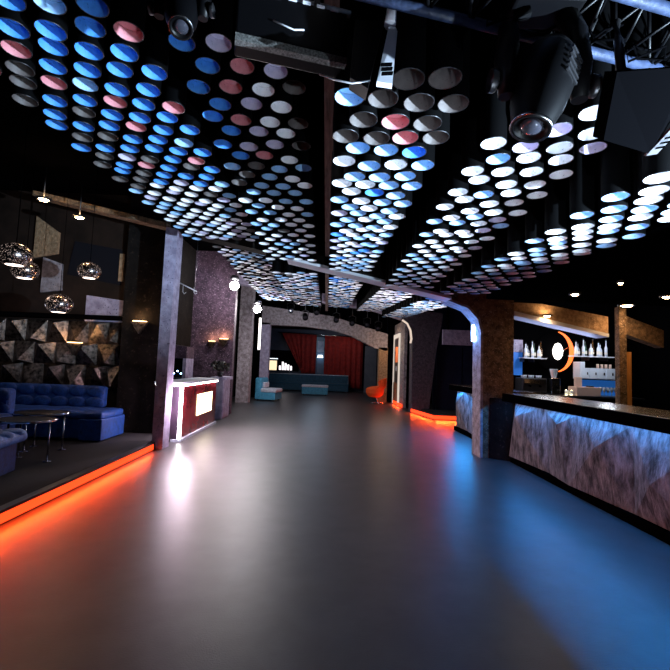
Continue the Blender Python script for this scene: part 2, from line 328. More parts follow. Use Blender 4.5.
def pick(s, c, y):  # spreads the painted light tints by strip, column and row
    r = random.random()
    def ch(*ws):
        t = 0
        for n, p in ws:
            t += p
            if r < t: return n
        return ws[-1][0]
    if s == 'A':
        if c == 0: return ch(('dark', .5), ('rose', .3), ('blue', .2)) if y < 5 else ch(('white', .4), ('lilac', .3), ('pale', .3))
        if y < 3.4: return {5: ch(('rose', .7), ('blue', .3))}.get(c, ch(('blue', .85), ('rose', .05), ('pale', .1)) if c > 1 else ch(('rose', .5), ('dark', .3), ('blue', .2)))
        if y < 4.8: return ch(('blue', .5), ('pale', .2), ('lilac', .1), ('dark', .12), ('rose', .08))
        return ch(('white', .45), ('pale', .3), ('lilac', .15), ('dark', .1))
    if s == 'B':
        if y < 4.0: return {0: 'blue', 1: ch(('rose', .75), ('lilac', .25)), 2: ch(('white', .7), ('lilac', .3)), 3: ch(('dark', .5), ('blue', .3), ('pale', .2))}[c]
        if y < 5.0: return ch(('pale', .5), ('dark', .12), ('white', .2), ('blue', .18))
        return ch(('white', .5), ('pale', .3), ('lilac', .12), ('dark', .08))
    if s == 'C':
        if y < 2.9: return ch(('dark', .5), ('pale', .25), ('blue', .1), ('rose', .15))
        return ch(('pale', .42), ('white', .4), ('blue', .1), ('lilac', .08))
    if s == 'D': return ch(('white', .66), ('pale', .24), ('lilac', .1))
    return ch(('white', .5), ('pale', .5))
ntube = 0; far = MB(); FARM = ['tube_out', 'darksteel']+[LIN[k] for k in LIN]
ALL = []
for s, (x0, nc, y0) in STR.items():
    dx = (.187 if s == 'C' else .222 if s != 'B' else .23)
    r_off = 1 if s == 'C' else 0
    for (ya, yb) in ((y0, 7.22), (7.95, 14.65)):
        r = r_off; y = ya
        while y < yb:
            for c in range(nc-r % 2):
                cc = c+.5*(r % 2)
                if s == 'D' and y < 2.70-.24*cc: continue
                if s == 'C' and y < 2.18 and cc < 1: continue
                ALL.append((s, c, x0+cc*dx, y))
            y += .1875; r += 1
ALL.sort(key=lambda t: t[3])
for s, c, x, y in ALL:
    lin = pick(s, c, y); dep = random.choice((.07, .085, .085, .11)) if lin != 'dark' else .30
    z = zlow(s, y)+random.uniform(-.018, .018)
    if s == 'A' and y > 7.5 and x < -2.2: continue
    L = math.ceil((4.75-z)/.05)*.05
    if ntube < 300:
        ntube += 1
        bm_, cm_ = tube_parts(lin, L, dep)
        o = bpy.data.objects.new('hanging_tube', bm_); COL.objects.link(o); o.location = (x+random.uniform(-.006, .006), y, z)
        q = bpy.data.objects.new('cap', cm_); COL.objects.link(q); q.parent = o; q.location = (0, 0, dep)
        half = 'nearest rows' if y < 3.2 else 'middle rows'
        tag(o, 'black hanging tube, painted %s-lit lining, %s of %s' % (rim_names[lin], half, strip_names[s]), 'ceiling tube',
            '%s-lit painted tubes, %s of %s' % (rim_names[lin], half, strip_names[s]))
    else:
        mi = 2+list(LIN).index(lin)
        far.lathe(tube_prof(L, dep), c=(x, y, z), seg=14, mis=[mi, 1, 1, 1, 0, 0])
        far.lathe([(0, 0), (RAD-.005, 0)], c=(x, y, z+dep), seg=14, mi=mi, smooth=False)
tag(far.build('distant_hanging_tubes', FARM), 'mass of black tubes with painted pale-lit linings hanging beyond the first portal frame', 'ceiling tubes', kind='stuff')

# ------------------------------------------------------------------ far bright lamps
def wall_lamp(loc, label, g, r=.07, wall=(-.35, .2, 0)):
    e = empty('pillar_lamp', loc, label, 'lamp')
    MB().lathe([(0, -r), (r*.7, -r*.7), (r, 0), (r*.7, r*.7), (0, r)], seg=14).build('bulb', g, e)
    MB().tube([(0, r*.5, 0), wall], .02).build('bracket', 'darksteel', e)
    MB().lathe([(r*.6, r*1.2), (r*1.1, r*1.4), (r*.7, r*2.2), (0, r*2.3)], seg=14).build('housing', 'darksteel', e); return e
wall_lamp((-2.62, 11.9, 3.62), 'dazzling white lamp, the higher and nearer of the two on the left', 'g_hot', .13, (-.3, .68, .1))
wall_lamp((-2.30, 14.0, 3.26), 'dazzling white lamp, the lower and farther of the two on the left', 'g_hot', .13, (-.6, 2.4, .2))
tag(MB().box(-3.02, -2.93, 19.03, 19.1, 2.1, 3.5).build('light_strip', glow('pillar_led', (1, .95, .9), 4)), 'upright white light strip between the two far left pillars', 'light')
bl = empty('pillar_lamp', (2.70, 7.86, 2.2), 'blue glowing wall lamp on the left side of the brown bar pillar', 'lamp')
MB().lathe([(0, -.16), (.04, -.15), (.045, 0), (.04, .15), (0, .16)], seg=14).build('bulb', 'g_blue', bl)
MB().box(.02, .1, -.04, .04, -.05, .05).build('bracket', 'darksteel', bl)

# ------------------------------------------------------------------ bar
def bar_counter(name, label, X, y0, y1, seedv, cuts, back):
    e = empty(name, (X, y0, 0), label, 'bar'); rnd = random.Random(seedv); L = y1-y0
    MB().box(.06, back, 0.0, L, 0, 1.03).build('body', 'black', e)
    MB().box(-.03, .1, -.02, L+.0, 0, .10).build('plinth', 'black', e)
    m = MB(); top = []; bot = []
    # faceted stone cladding : alternating triangles with differing relief
    n = cuts
    ys = [L*i/n for i in range(n+1)]
    for i in range(n+1):
        top.append(Vector((.0+rnd.choice((-.01, .05)), ys[i], 1.0)))
        bot.append(Vector((.0+rnd.choice((-.05, .03)), max(0, min(L, ys[i]+rnd.uniform(-.25, .25)*(0 < i < n)*L/n*1.2)), .10)))
    for i in range(n):
        mid = Vector((rnd.choice((-.09, -.06, .05)), (ys[i]+ys[i+1])/2+rnd.uniform(-.2, .2)*L/n, rnd.uniform(.35, .85)))
        q = [top[i], top[i+1], bot[i+1], bot[i]]
        for a in range(4): m.face([q[a], q[(a+1) % 4], mid])
    m.face([top[0], bot[0], (.08, 0, .1), (.08, 0, 1.0)]); m.face([bot[-1], top[-1], (.08, L, 1.0), (.08, L, .1)])
    bmesh.ops.remove_doubles(m.bm, verts=m.bm.verts, dist=1e-4)
    m.build('stone_front', 'barstone', e)
    MB().box(-.154, back+.05, -.04, L+.03, 1.075, 1.15, bev=.006).build('counter_top', 'counter', e)
    MB().box(-.165, -.155, -.045, L+.035, 1.0140, 1.145).build('lip', 'black', e)
    MB().box(-.05, -.035, .05, L-.05, 1.045, 1.065).build('led_strip', 'g_ice', e)
    return e
BAR = bar_counter('bar_counter', 'long bar counter clad in faceted grey stone on the right, lit blue below its lip', 3.2, .6, 7.33, 5, 7, .55)
bar_counter('bar_counter', 'short far bar counter seen between the brown pillar and the orange step', 3.34, 8.07, 11.0, 9, 4, .55)
_c = (MB().prism([(2.9, 7.58, 0), (3.22, 7.36, 0), (3.22, 7.36, 1.05), (2.9, 7.58, 1.05)], (.05, .06, 0)).build('corner_cladding', 'darkwall')); _c.parent = BAR; _c.location = -Vector(BAR.location)
# back bar
struct('wall_bar_back', MB().box(4.0, 7.6, 10.35, 10.5, 0, 4.75), 'black')
bk = empty('back_counter', (4.1, 9.5, 0), 'low dark back counter behind the bar carrying machines and glasses', 'counter')
MB().box(0, 3.0, .05, .8, 0, 1.0).build('body', 'black', bk); MB().box(-.02, 3.02, .0, .82, 1.0, 1.04).build('worktop', 'darksteel', bk)
def shelf(x0, x1, z, label):
    e = empty('bottle_shelf', (x0, 10.1, z), label, 'shelf')
    MB().box(0, x1-x0, -.14, .13, -.02, 0).build('board', 'white_edge', e)
    for xx in ((.06, .3) if x0 < 5 else (.4, .85)): MB().box(xx-.01, xx+.01, -.05, .24, -.1, -.02).build('bracket', 'darksteel', e)
shelf(4.60, 5.15, 1.87, 'thin pale shelf of bottles left of the orange ring')
shelf(5.80, 6.75, 1.96, 'thin pale shelf of bottles right of the orange ring')
def bottle(name, prof, m, loc, label, cat='bottle', group=None, lab=True, capm='darksteel', cap=True):
    e = empty(name, loc, label, cat, group); h = prof[-1][1]
    MB().lathe([(0, 0)]+prof+[(0, h)], seg=12).build('glass_body', m, e)
    if lab: r0 = prof[0][0]+.002; MB().lathe([(r0, h*.15), (r0, h*.4)], seg=12).build('label', 'label', e)
    if cap: MB().lathe([(0, h), (.014, h), (.014, h+.03), (0, h+.03)], seg=8).build('cap', capm, e)
    return e
P1 = [(.038, 0), (.038, .19), (.014, .24), (.013, .32)]; P2 = [(.045, 0), (.045, .15), (.03, .19), (.013, .21), (.013, .28)]; P3 = [(.03, 0), (.034, .2), (.012, .26), (.012, .38)]
mats_ = ['bottle_c', 'glass', 'bottle_g', 'bottle_b']
bn = {'bottle_c': 'frosted pale', 'glass': 'clear', 'bottle_g': 'green', 'bottle_b': 'brown'}; hn = {0: 'straight', 1: 'squat', 2: 'tall slim'}
def shelf_bottles(x0, x1, n, z, where):
    for i in range(n):
        k = i % 3; mm = mats_[(i*i+i//2) % 4] if i % 2 else 'bottle_c'
        x = x0+(x1-x0)*i/(n-1)
        bottle('bottle', (P1, P2, P3)[k], mm, (x, 10.07+.08*(i % 2), z), '%s %s bottle on the shelf %s of the orange ring' % (hn[k], bn[mm], where), group='%s %s bottles on the %s shelf' % (hn[k], bn[mm], where))
shelf_bottles(4.7, 5.1, 6, 1.87, 'left'); shelf_bottles(5.9, 6.62, 9, 1.96, 'right')
rg = empty('ring_light', (5.5, 10.31, 2.05), 'orange crescent wall light around a glowing white oval bulb behind the bar', 'wall light')
m = MB(); pts_o = []; pts_i = []
for k in range(33):
    a = R(-76+152*k/32); pts_o.append((.47*math.cos(a), .0, .50*math.sin(a))); wd = .015+.075*math.cos(a*.9); pts_i.append(((.47-wd)*math.cos(a)-.0, 0, (.50-wd*.4)*math.sin(a)))
for k in range(32): m.prism([pts_o[k], pts_o[k+1], pts_i[k+1], pts_i[k]], (0, -.04, 0))
bmesh.ops.remove_doubles(m.bm, verts=m.bm.verts, dist=1e-4)
m.build('ring', 'g_ring', rg)
MB().lathe([(0, 0), (.46, 0), (.46, .03), (0, .03)], c=(0, .04, 0), axis=(0, -1, 0), seg=40, smooth=False).build('disc', 'black', rg)
MB().lathe([(0, -.2), (.06, -.17), (.1, -.08), (.11, 0), (.1, .08), (.06, .17), (0, .2)], c=(0.03, -.12, -.0), seg=20).build('bulb', glow('oval_bulb', (1, .93, .85), 7), rg)
MB().tube([(.12, -.1, 0), (.3, -.05, .1)], .012).build('arm', 'steel', rg)
point('ring_glow', (5.45, 9.75, 2.0), 2, (1, .5, .25), .1)
e = empty('glowing_panel', (4.38, 10.34, 0), 'glowing blue panel with a lavender square above it, beside the brown pillar', 'wall panel')
MB().box(0, .34, -.06, .01, 1.45, 2.0).build('blue_pane', mat('glowing_blue_paint', (.02, .16, .6), .5, emit=(.02, .16, .6), es=.35), e)  # blue paint emits faintly in its own colour
MB().box(0, .34, -.08, .01, 2.0, 2.3).build('plaster_square', 'lavender', e)
# things on the back counter
e = empty('coffee_machine', (4.42, 9.75, 1.04), 'wide black coffee machine with cups on top behind the bar', 'coffee machine')
MB().box(0, .55, -.15, .25, .05, .36, bev=.02).build('housing', 'darksteel', e); MB().box(.03, .52, -.165, -.15, .24, .33).build('front_plate', 'steel', e); MB().box(.02, .53, -.18, .0, 0, .05).build('drip_tray', 'steel', e)
MB().tube([(.15, -.2, .18), (.15, -.1, .2)], .02).build('brew_handle', 'black', e); MB().tube([(.38, -.2, .18), (.38, -.1, .2)], .02).build('brew_handle', 'black', e)
cup0 = None
for i in range(6):
    c = tag(MB().lathe([(0, 0), (.025, 0), (.038, .06), (.034, .06), (.022, .006), (0, .006)], seg=12).build('cup', 'whitebox', loc=(4.48+i*.085, 9.75+.05*(i % 2), 1.401)), 'small white cup standing on top of the black coffee machine', 'cup', 'cups on the coffee machine')
e = empty('coffee_grinder', (5.10, 9.75, 1.04), 'chrome coffee grinder beside the black machine behind the bar', 'coffee grinder')
MB().box(0, .2, -.1, .1, 0, .38, bev=.015).build('body', 'steel', e); MB().lathe([(.05, .38), (.09, .55), (.09, .58), (0, .58)], c=(.1, 0, 0), seg=16).build('hopper', 'glass', e)
MB().tube([(.1, -.1, .2), (.1, -.2, .16)], .02).build('spout', 'black', e)
for i, x in enumerate((5.42, 5.53)):
    e = empty('candle_glass', (x, 9.62, 1.04), ('left' if i == 0 else 'right')+' one of two glowing warm candle glasses on the back counter', 'candle')
    MB().lathe([(0, 0), (.035, 0), (.04, .12), (.036, .12), (.03, .01), (0, .01)], seg=12).build('glass_body', 'glass', e)
    MB().lathe([(0, .012), (.028, .012), (.028, .08), (.008, .1), (0, .13)], seg=10).build('flame', glow('candle_glow', (1, .75, .4), 40), e)
e = empty('till', (5.64, 9.75, 1.04), 'peach coloured till with a small screen on the back counter', 'till')
MB().box(0, .55, -.15, .2, 0, .2, bev=.01).build('drawer', 'cream', e); MB().box(.05, .2, -.02, .05, .2, .42, bev=.008).build('screen', 'cream', e); MB().box(.3, .42, -.1, .0, .2, .23).build('keypad', 'darksteel', e)
e = empty('wall_cabinet', (5.98, 10.05, 1.42), 'pale blue-white wall cabinet below the right bottle shelf', 'cabinet')
MB().box(0, .87, 0, .28, 0, .26).build('body', 'whitebox', e); MB().box(.0, .12, 0, .28, .26, .4).build('end_box', 'whitebox', e)
for i in range(4):
    d = MB().box(.03+.2*i, .2+.2*i, -.015, 0, .02, .24).build('door', 'whitebox', e)
    MB().box(.16+.2*i, .18+.2*i, -.03, -.015, .1, .16).build('handle', 'darksteel', d)
for i in range(4):
    bottle('tin', [(.03, 0), (.03, .1)], 'cream', (6.45+i*.1, 10.12, 1.68), 'small cream tin standing on the pale wall cabinet', 'tin', 'tins on the wall cabinet', lab=False, cap=False)
g0 = None
for i in range(16):
    x = 6.25+(i % 8)*.085; y = 9.58+(i//8)*.13
    tag(MB().lathe([(0, 0), (.03, 0), (.004, .006), (.004, .09), (.02, .11), (.034, .16), (.03, .21), (.028, .21), (.031, .16), (.0, .1)], seg=12).build('wine_glass', 'glass', loc=(x, y, 1.04)),
        'stemmed glass in the %s row of glasses at the right of the back counter' % ('front' if i < 8 else 'back'), 'glass', '%s row of stemmed glasses' % ('front' if i < 8 else 'back'))
tag(MB().box(6.2, 7.0, 10.3, 10.34, 1.04, 1.4).build('splashback', mat('glowing_blue_paint_low', (.03, .2, .7), .5, emit=(.03, .2, .7), es=.3)), 'glowing blue splashback behind the stemmed glasses', 'splashback')  # splashback paint given a faint emission
point('backbar_light', (6.2, 9.4, 2.3), 26, (.85, .9, 1), .1); point('backbar_light', (4.8, 9.4, 2.3), 30, (.9, .92, 1), .1)
e = empty('napkin_holder', (3.62, 9.9, 1.15), 'small white dispenser with a tilted head on the far bar', 'dispenser')
MB().box(0, .2, -.06, .08, 0, .22, bev=.01).build('body', 'whitebox', e); MB().box(.0, .12, -.05, .06, .24, .36, bev=.01).build('head', 'whitebox', e); MB().tube([(.06, 0, .2), (.06, 0, .26)], .02).build('neck', 'steel', e)

# warm recessed spots
def downlight(loc, label, group=None, p=12, g='g_warm', r=.055):
    e = empty('ceiling_spot', loc, label, 'ceiling light', group)
    MB().lathe([(r*1.2, .03), (r*1.5, .03), (r*1.5, 0), (r*1.1, 0), (r*1.1, .03)], seg=16).build('trim_ring', 'darksteel', e)
    MB().lathe([(0, -.02), (r*.7, -.012), (r, 0.01), (r, .03), (0, .03)], seg=16).build('bulb', g, e)
    spot('spot_glow', (loc[0], loc[1], loc[2]-.05), (loc[0], loc[1], 0), p*.6, WARM, 150, .6, .03); return e
downlight((3.76, 6.44, 2.725), 'warm ceiling spot above the bar, nearest the brown pillar', p=4)
downlight((3.83, 5.52, 2.725), 'small warm ceiling spot above the bar, nearest the camera', p=3, r=.03)
downlight((5.15, 7.28, 2.725), 'bright warm ceiling spot right above the dark brown post', p=22, r=.09)
downlight((5.13, 6.34, 2.725), 'warm ceiling spot at the right edge above the bar', p=10, r=.08)
e = downlight((3.88, 7.5, 2.52), 'warm spot clamped under the tan bar beam', p=12)
downlight((-4.70, 6.95, 4.02), 'warm star bright spot on the left, the higher of two above the lounge', p=16, r=.075)
downlight((-4.10, 6.95, 3.75), 'warm star bright spot on the left, the lower of two above the lounge', p=10, r=.065)
for x, z in ((-4.70, 4.09), (-4.10, 3.82)):
    tag(MB().tube([(x, 6.95, z-.05), (x, 6.95, z+.5)], .01).build('lamp_rod', 'darksteel'), 'thin rod holding the %s lounge spot' % ('higher' if z > 4 else 'lower'), 'rod')

# ------------------------------------------------------------------ lounge
m = MB(); cw = .40; zr = [.90, 1.34, 1.76, 2.19]; rnd = random.Random(4)
for r in range(3):
    z0, z1 = zr[r], zr[r+1]
    for c in range(-1, 8):
        x0 = -6.65+c*cw+(cw/2 if r % 2 else 0); x1 = x0+cw
        x0 = max(x0, -6.65); x1 = min(x1, -3.98)
        if x1-x0 < .05: continue
        ap = Vector((x0+(x1-x0)*rnd.choice((.35, .5, .65)), -rnd.uniform(.13, .2), z1 if (r+c) % 2 else z0))
        q = [Vector((x0, 0, z0)), Vector((x1, 0, z0)), Vector((x1, 0, z1)), Vector((x0, 0, z1))]
        ctr = Vector(((x0+x1)/2+rnd.uniform(-.06, .06), -.18, (z0+z1)/2))
        if (r+c) % 2: ctr.z = z1-.06
        else: ctr.z = z0+.06
        for a in range(4): m.face([q[a], q[(a+1) % 4], ctr])
fp = tag(m.build('faceted_wall_panel', 'bronze', loc=(0, 8.48, 0)), 'bronze wall panelling of jutting triangular facets above the blue corner sofa', 'wall panel')
tag(MB().box(-6.6, -3.95, 8.25, 8.5, 2.22, 2.30).build('wall_ledge', 'black'), 'black ledge running above the faceted bronze panelling', 'ledge')
def sconce(loc, label, p=5, s=1.0, faces='y'):
    e = empty('wall_sconce', loc, label, 'wall lamp')
    a = -1 if faces == 'y' else -1
    m = MB(); w_ = .16*s
    m.prism([(-w_, 0, .03), (w_, 0, .03), (.0, 0, -.2*s)], (0, -.09*s, 0)); m.build('shade', 'bronze', e)
    MB().lathe([(0, 0), (w_*.8, 0), (w_*.8, .012), (0, .012)], c=(0, -.045, .032), seg=14).build('glow_plate', 'g_softwarm', e)
    point('sconce_glow', (loc[0], loc[1]-.1, loc[2]+.12), p, WARM, .04); return e
sconce((-4.74, 8.26, 1.72), 'warm sconce in the middle of the faceted bronze panelling', 8)
sconce((-3.56, 8.27, 2.17), 'warm wedge sconce on the dark wall left of the lavender pillar', 6)
sconce((-2.98, 12.58, 2.13), 'warm wedge sconce on the purple wall, the right of the pair', 6)
sconce((-3.32, 12.58, 2.05), 'small warm wedge sconce on the purple wall, the left of the pair', 3, .8)
point('lounge_fill', (-5.9, 7.6, 2.2), 4, (.75, .8, 1), .1)
tag(MB().prism([(-5.81, 8.49, 3.40), (-5.35, 8.49, 3.50), (-5.35, 8.49, 3.92), (-5.81, 8.49, 4.23)], (0, -.06, 0)).build('tan_wall_panel', 'tan'), 'tan rough wall panel cut at a slant, high above the lounge', 'wall panel')
tag(MB().prism([(-5.62, 8.49, 2.72), (-5.22, 8.49, 2.78), (-5.25, 8.49, 3.30), (-5.62, 8.49, 3.42)], (0, -.05, 0)).build('grey_wall_panel', 'concrete'), 'grey wall panel above the lounge, below the tan one', 'wall panel')
tag(MB().prism([(-4.72, 8.49, 2.19), (-4.0, 8.49, 2.19), (-4.0, 8.49, 2.62), (-4.72, 8.49, 2.70)], (0, -.05, 0)).build('lavender_wall_panel', 'lavender'), 'lavender wall panel right of the lowest globe lamp', 'wall panel')
e = empty('dark_mirror', (-4.6, 8.5, 3.35), 'long dark mirror reflecting small lamps high on the lounge wall', 'mirror')
MB().prism([(-.55, .0, -.25), (.5, 0, -.42), (.5, 0, .28), (-.45, 0, .42)], (0, -.03, 0)).build('mirror_glass', mat('dark_mirror_glass', (.03, .03, .04), .05, .6), e)
MB().box(.46, .55, -.05, .0, -.35, .2).build('frame_end', 'tan', e)
def globe(loc, label, r=.2):
    e = empty('globe_pendant', loc, label, 'pendant lamp', None)
    pr = [(r*math.sin(R(a)), -r*.82*math.cos(R(a))) for a in range(35, 181, 12)]
    m = MB(); m.lathe(pr+[(0, r*.82)], seg=28); m.build('shade', 'perf', e)
    MB().lathe([(0, 0), (r*.50, 0), (r*.50, .01), (0, .01)], c=(0, 0, -r*.66), seg=20, smooth=False).build('light_disc', glow('pendant_bulb', (1, .78, .68), 5), e)
    MB().tube([(0, 0, r*.8), (0, 0, 4.74-loc[2])], .004, 6).build('cable', 'black', e)
    point('pendant_glow', (loc[0], loc[1], loc[2]-r*.95), 2.5, (1, .7, .5), .05)
globe((-4.38, 6.0, 2.87), 'perforated metal globe pendant at the left edge, highest and largest', .21)
globe((-4.93, 7.0, 2.86), 'perforated metal globe pendant just below right of the largest one', .2)
globe((-3.87, 6.95, 2.88), 'perforated metal globe pendant hanging right, in front of the dark mirror', .175)
globe((-4.34, 7.0, 2.33), 'perforated metal globe pendant hanging lowest, above the panelling', .2)
# corner sofa
def tufted(m, x0, x1, y0, y1, z0, z1, nx, ny, axis='z', bulge=.035, rnd_=.06):
    """cushion block with buttoned top (axis z) or front (axis -y)"""
    m.box(x0, x1, y0, y1, z0, z1, bev=min(rnd_, (z1-z0)*.4, (y1-y0)*.4))
    if axis == 'z':
        for i in range(nx):
            for j in range(ny):
                cx = x0+(i+.5)*(x1-x0)/nx; cy = y0+(j+.5)*(y1-y0)/ny; rx = (x1-x0)/nx*.56; ry = (y1-y0)/ny*.56
                old = set(m.bm.verts); m.lathe([(1, -.02), (.9, .3*bulge), (.6, .8*bulge), (0, bulge)], c=(0, 0, 0), seg=12)
                for v in [v for v in m.bm.verts if v not in old]: v.co = Vector((cx+v.co.x*rx, cy+v.co.y*ry, z1+v.co.z))
    else:
        for i in range(nx):
            for j in range(ny):
                cx = x0+(i+.5)*(x1-x0)/nx; cz = z0+(j+.5)*(z1-z0)/ny; rx = (x1-x0)/nx*.56; rz = (z1-z0)/ny*.56
                old = set(m.bm.verts); m.lathe([(1, -.02), (.9, .3*bulge), (.6, .8*bulge), (0, bulge)], c=(0, 0, 0), seg=12)
                for v in [v for v in m.bm.verts if v not in old]: v.co = Vector((cx+v.co.x*rx, y0-v.co.z, cz+v.co.y*rz))
    return m
e = empty('corner_sofa', (-6.55, 8.02, .11), 'long dark blue corner sofa along the faceted panelling', 'sofa')
MB().box(0, 2.6, -.75, .2, .04, .36, bev=.02).build('base', 'bluefab', e)
tufted(MB(), 0, 2.9, -.78, .02, .36, .48, 7, 1, bulge=.015).build('seat', 'bluefab', e)
tufted(MB(), 0, 2.5, .02, .22, .46, .86, 8, 2, axis='y', bulge=.025).build('backrest', 'bluefab', e)
MB().box(2.55, 2.92, -.80, .02, .02, .37, bev=.02).build('end_block', 'bluefab', e)
e = empty('sofa_bench', (-5.6, 5.9, .11), 'tufted blue sofa at the left edge behind the small tables', 'sofa', rz=R(0))
MB().box(-.5, .85, .1, .95, .04, .34, bev=.02).build('base', 'bluefab', e)
tufted(MB(), -.5, .9, .05, .85, .34, .48, 4, 2, bulge=.02).build('seat', 'bluefab', e)
tufted(MB(), -.5, .8, .8, 1.0, .45, .86, 5, 2, axis='y', bulge=.03).build('backrest', 'bluefab', e)
e = empty('tufted_bench', (-3.95, 4.95, .11), 'foreground tufted blue bench with a light puffed top at the left edge', 'bench', rz=R(8))
MB().box(-1.0, .33, -.22, .36, .0, .34, bev=.015).build('base', 'bluefab', e)
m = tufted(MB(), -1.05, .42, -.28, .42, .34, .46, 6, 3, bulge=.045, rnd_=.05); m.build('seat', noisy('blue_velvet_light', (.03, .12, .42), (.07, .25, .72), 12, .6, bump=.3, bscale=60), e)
def side_table(loc, label, rx, ry):
    e = empty('side_table', loc, label, 'table')
    MB().lathe([(0, 0), (1, 0), (1, .02), (0, .02)], seg=36, smooth=False).build('table_top', 'gun', e, loc=(0, 0, .52)).scale = (rx, ry, 1)
    MB().lathe([(.985, -.004), (1.005, -.004), (1.005, .022), (.985, .022)], seg=36).build('rim', 'steel', e, loc=(0, 0, .52)).scale = (rx, ry, 1)
    for sx, sy in ((1, -.1), (-.55, .5), (-.2, -.8)):
        lg = MB().tube([(sx*rx*.9, sy*ry, .0), (sx*rx*.9, sy*ry, .52)], .012).build('leg', 'steel', e)
        MB().lathe([(0, 0), (.05, 0), (.05, .01), (0, .01)], c=(sx*rx*.9, sy*ry, 0), seg=12).build('foot', 'steel', lg)
side_table((-3.92, 5.85, .11), 'black topped side table on thin chrome legs, the nearer of two', .36, .3)
side_table((-4.2, 6.6, .11), 'black topped side table with chrome rim, the farther of two', .38, .3)
spot('lounge_spot', (-3.1, 3.6, 3.6), (-4.3, 6.0, .4), 9, (.4, .6, 1), 60, .6, .08)
point('lounge_soft', (-4.6, 7.2, 1.9), 2.5, (.35, .55, 1), .2)

# ------------------------------------------------------------------ illuminated desk on the left
e = empty('dj_desk', (-2.65, 8.1, 0), 'glossy dark red desk with white glowing edges and a lit yellow screen', 'desk')
MB().box(-.47, -.03, .03, 2.6, .04, 1.05).build('body', 'darksteel', e)
sp = MB().box(-.03, -.01, .06, 2.58, .05, 1.03).build('side_panel', 'redgloss', e)
MB().box(-.46, -.04, .005, .03, .05, 1.03).build('front_panel', noisy('plum_panel', (.03, .02, .035), (.08, .05, .08), 2, .3, bump=0), e)
MB().box(-.5, .03, -.02, 2.63, 1.05, 1.10, bev=.005).build('desk_top', 'whitebox', e)
MB().box(-.48, .028, -.028, -.018, 1.02, 1.06).build('led_strip', 'g_white', e)
MB().box(.012, .022, 0, 2.6, 1.015, 1.05).build('led_strip', 'g_white', e)
MB().box(-.03, .02, -.005, .045, .05, 1.03).build('led_strip', 'g_white', e)
MB().box(-.5, .03, -.02, 2.63, 0, .045).build('plinth', 'whitebox', e)
MB().box(-.01, .002, 1.05, 2.2, .36, .80).build('screen', 'g_yellow', sp)
area('desk_led_side', (-2.58, 9.3, .95), (-1.6, 9.3, .0), .5, 2.5, 100, PINK, 150)
area('desk_led_front', (-2.85, 7.98, .95), (-2.85, 7.3, .3), .5, .05, 8, PINK, 160)
point('desk_corner', (-2.50, 7.88, .75), 55, PINK, .05)
e = empty('shelf_niche', (-3.93, 10.8, 0), 'pale plaster box with a dark niche above the glowing desk', 'niche')
MB().prism([(0, 0, 1.55), (.46, 0, 1.55), (.46, 0, 1.84), (0, 0, 1.90)], (0, .6, 0)).build('hood', 'purple', e); MB().box(.38, .46, 0, .6, 1.05, 1.55).build('side', 'lavender', e)
MB().box(0, .46, 0, .6, 0, 1.06).build('base', 'darkwall', e); MB().box(0, .38, .5, .6, 1.06, 1.55).build('back', 'black', e)
for i in range(4): MB().box(.05+.09*i, .08+.09*i, .3, .33, 1.15+.06*(i % 2), 1.18+.06*(i % 2)).build('indicator_light', 'g_blue', e)
e = empty('low_cabinet', (-2.98, 11.5, 0), 'pale pink grey cabinet between the glowing desk and the far pillars', 'cabinet')
MB().box(0, .30, 0, .8, 0, 1.02).build('body', 'lavender', e); MB().box(-.04, .36, -.04, .84, 1.02, 1.10).build('cabinet_top', 'lavender', e); MB().box(.30, .315, .05, .75, .06, .98).build('door', 'lavender', e)
e = empty('potted_plant', (-2.85, 11.8, 1.10), 'dark bushy plant in a pot on the pale cabinet', 'plant')
MB().lathe([(0, 0), (.07, 0), (.09, .12), (0, .12)], seg=14).build('pot', 'darksteel', e)
m = MB(); rnd = random.Random(3)
for i in range(130):
    a, t, rr = rnd.uniform(0, 6.28), rnd.uniform(-.3, 1), rnd.uniform(.1, .26)
    c = Vector((rr*math.cos(a), rr*math.sin(a)*.8, .22+.18*t)); u = Vector((rnd.uniform(-1, 1), rnd.uniform(-1, 1), rnd.uniform(-1, 1))).normalized()*.06; v = u.orthogonal()*.4
    m.face([c-u, c+v, c+u, c-v])
m.build('foliage', 'leaf', e)
e = empty('hanging_rail', (-3.0, 9.0, 2.95), 'short metal rail with hooks hanging beside the lavender pillar', 'rail')
MB().tube([(-.2, 0, .2), (.24, 0, 0)], .012, 8).build('rail', 'white_edge', e); MB().tube([(.2, 0, .02), (.2, 0, 1.79)], .005, 6).build('cable', 'darksteel', e)
for x in (-.05, .18): MB().tube([(x, 0, .12-.4*x*.5), (x, 0, -.02), (x+.03, 0, -.06), (x+.07, 0, -.03)], .006, 6).build('hook', 'white_edge', e)

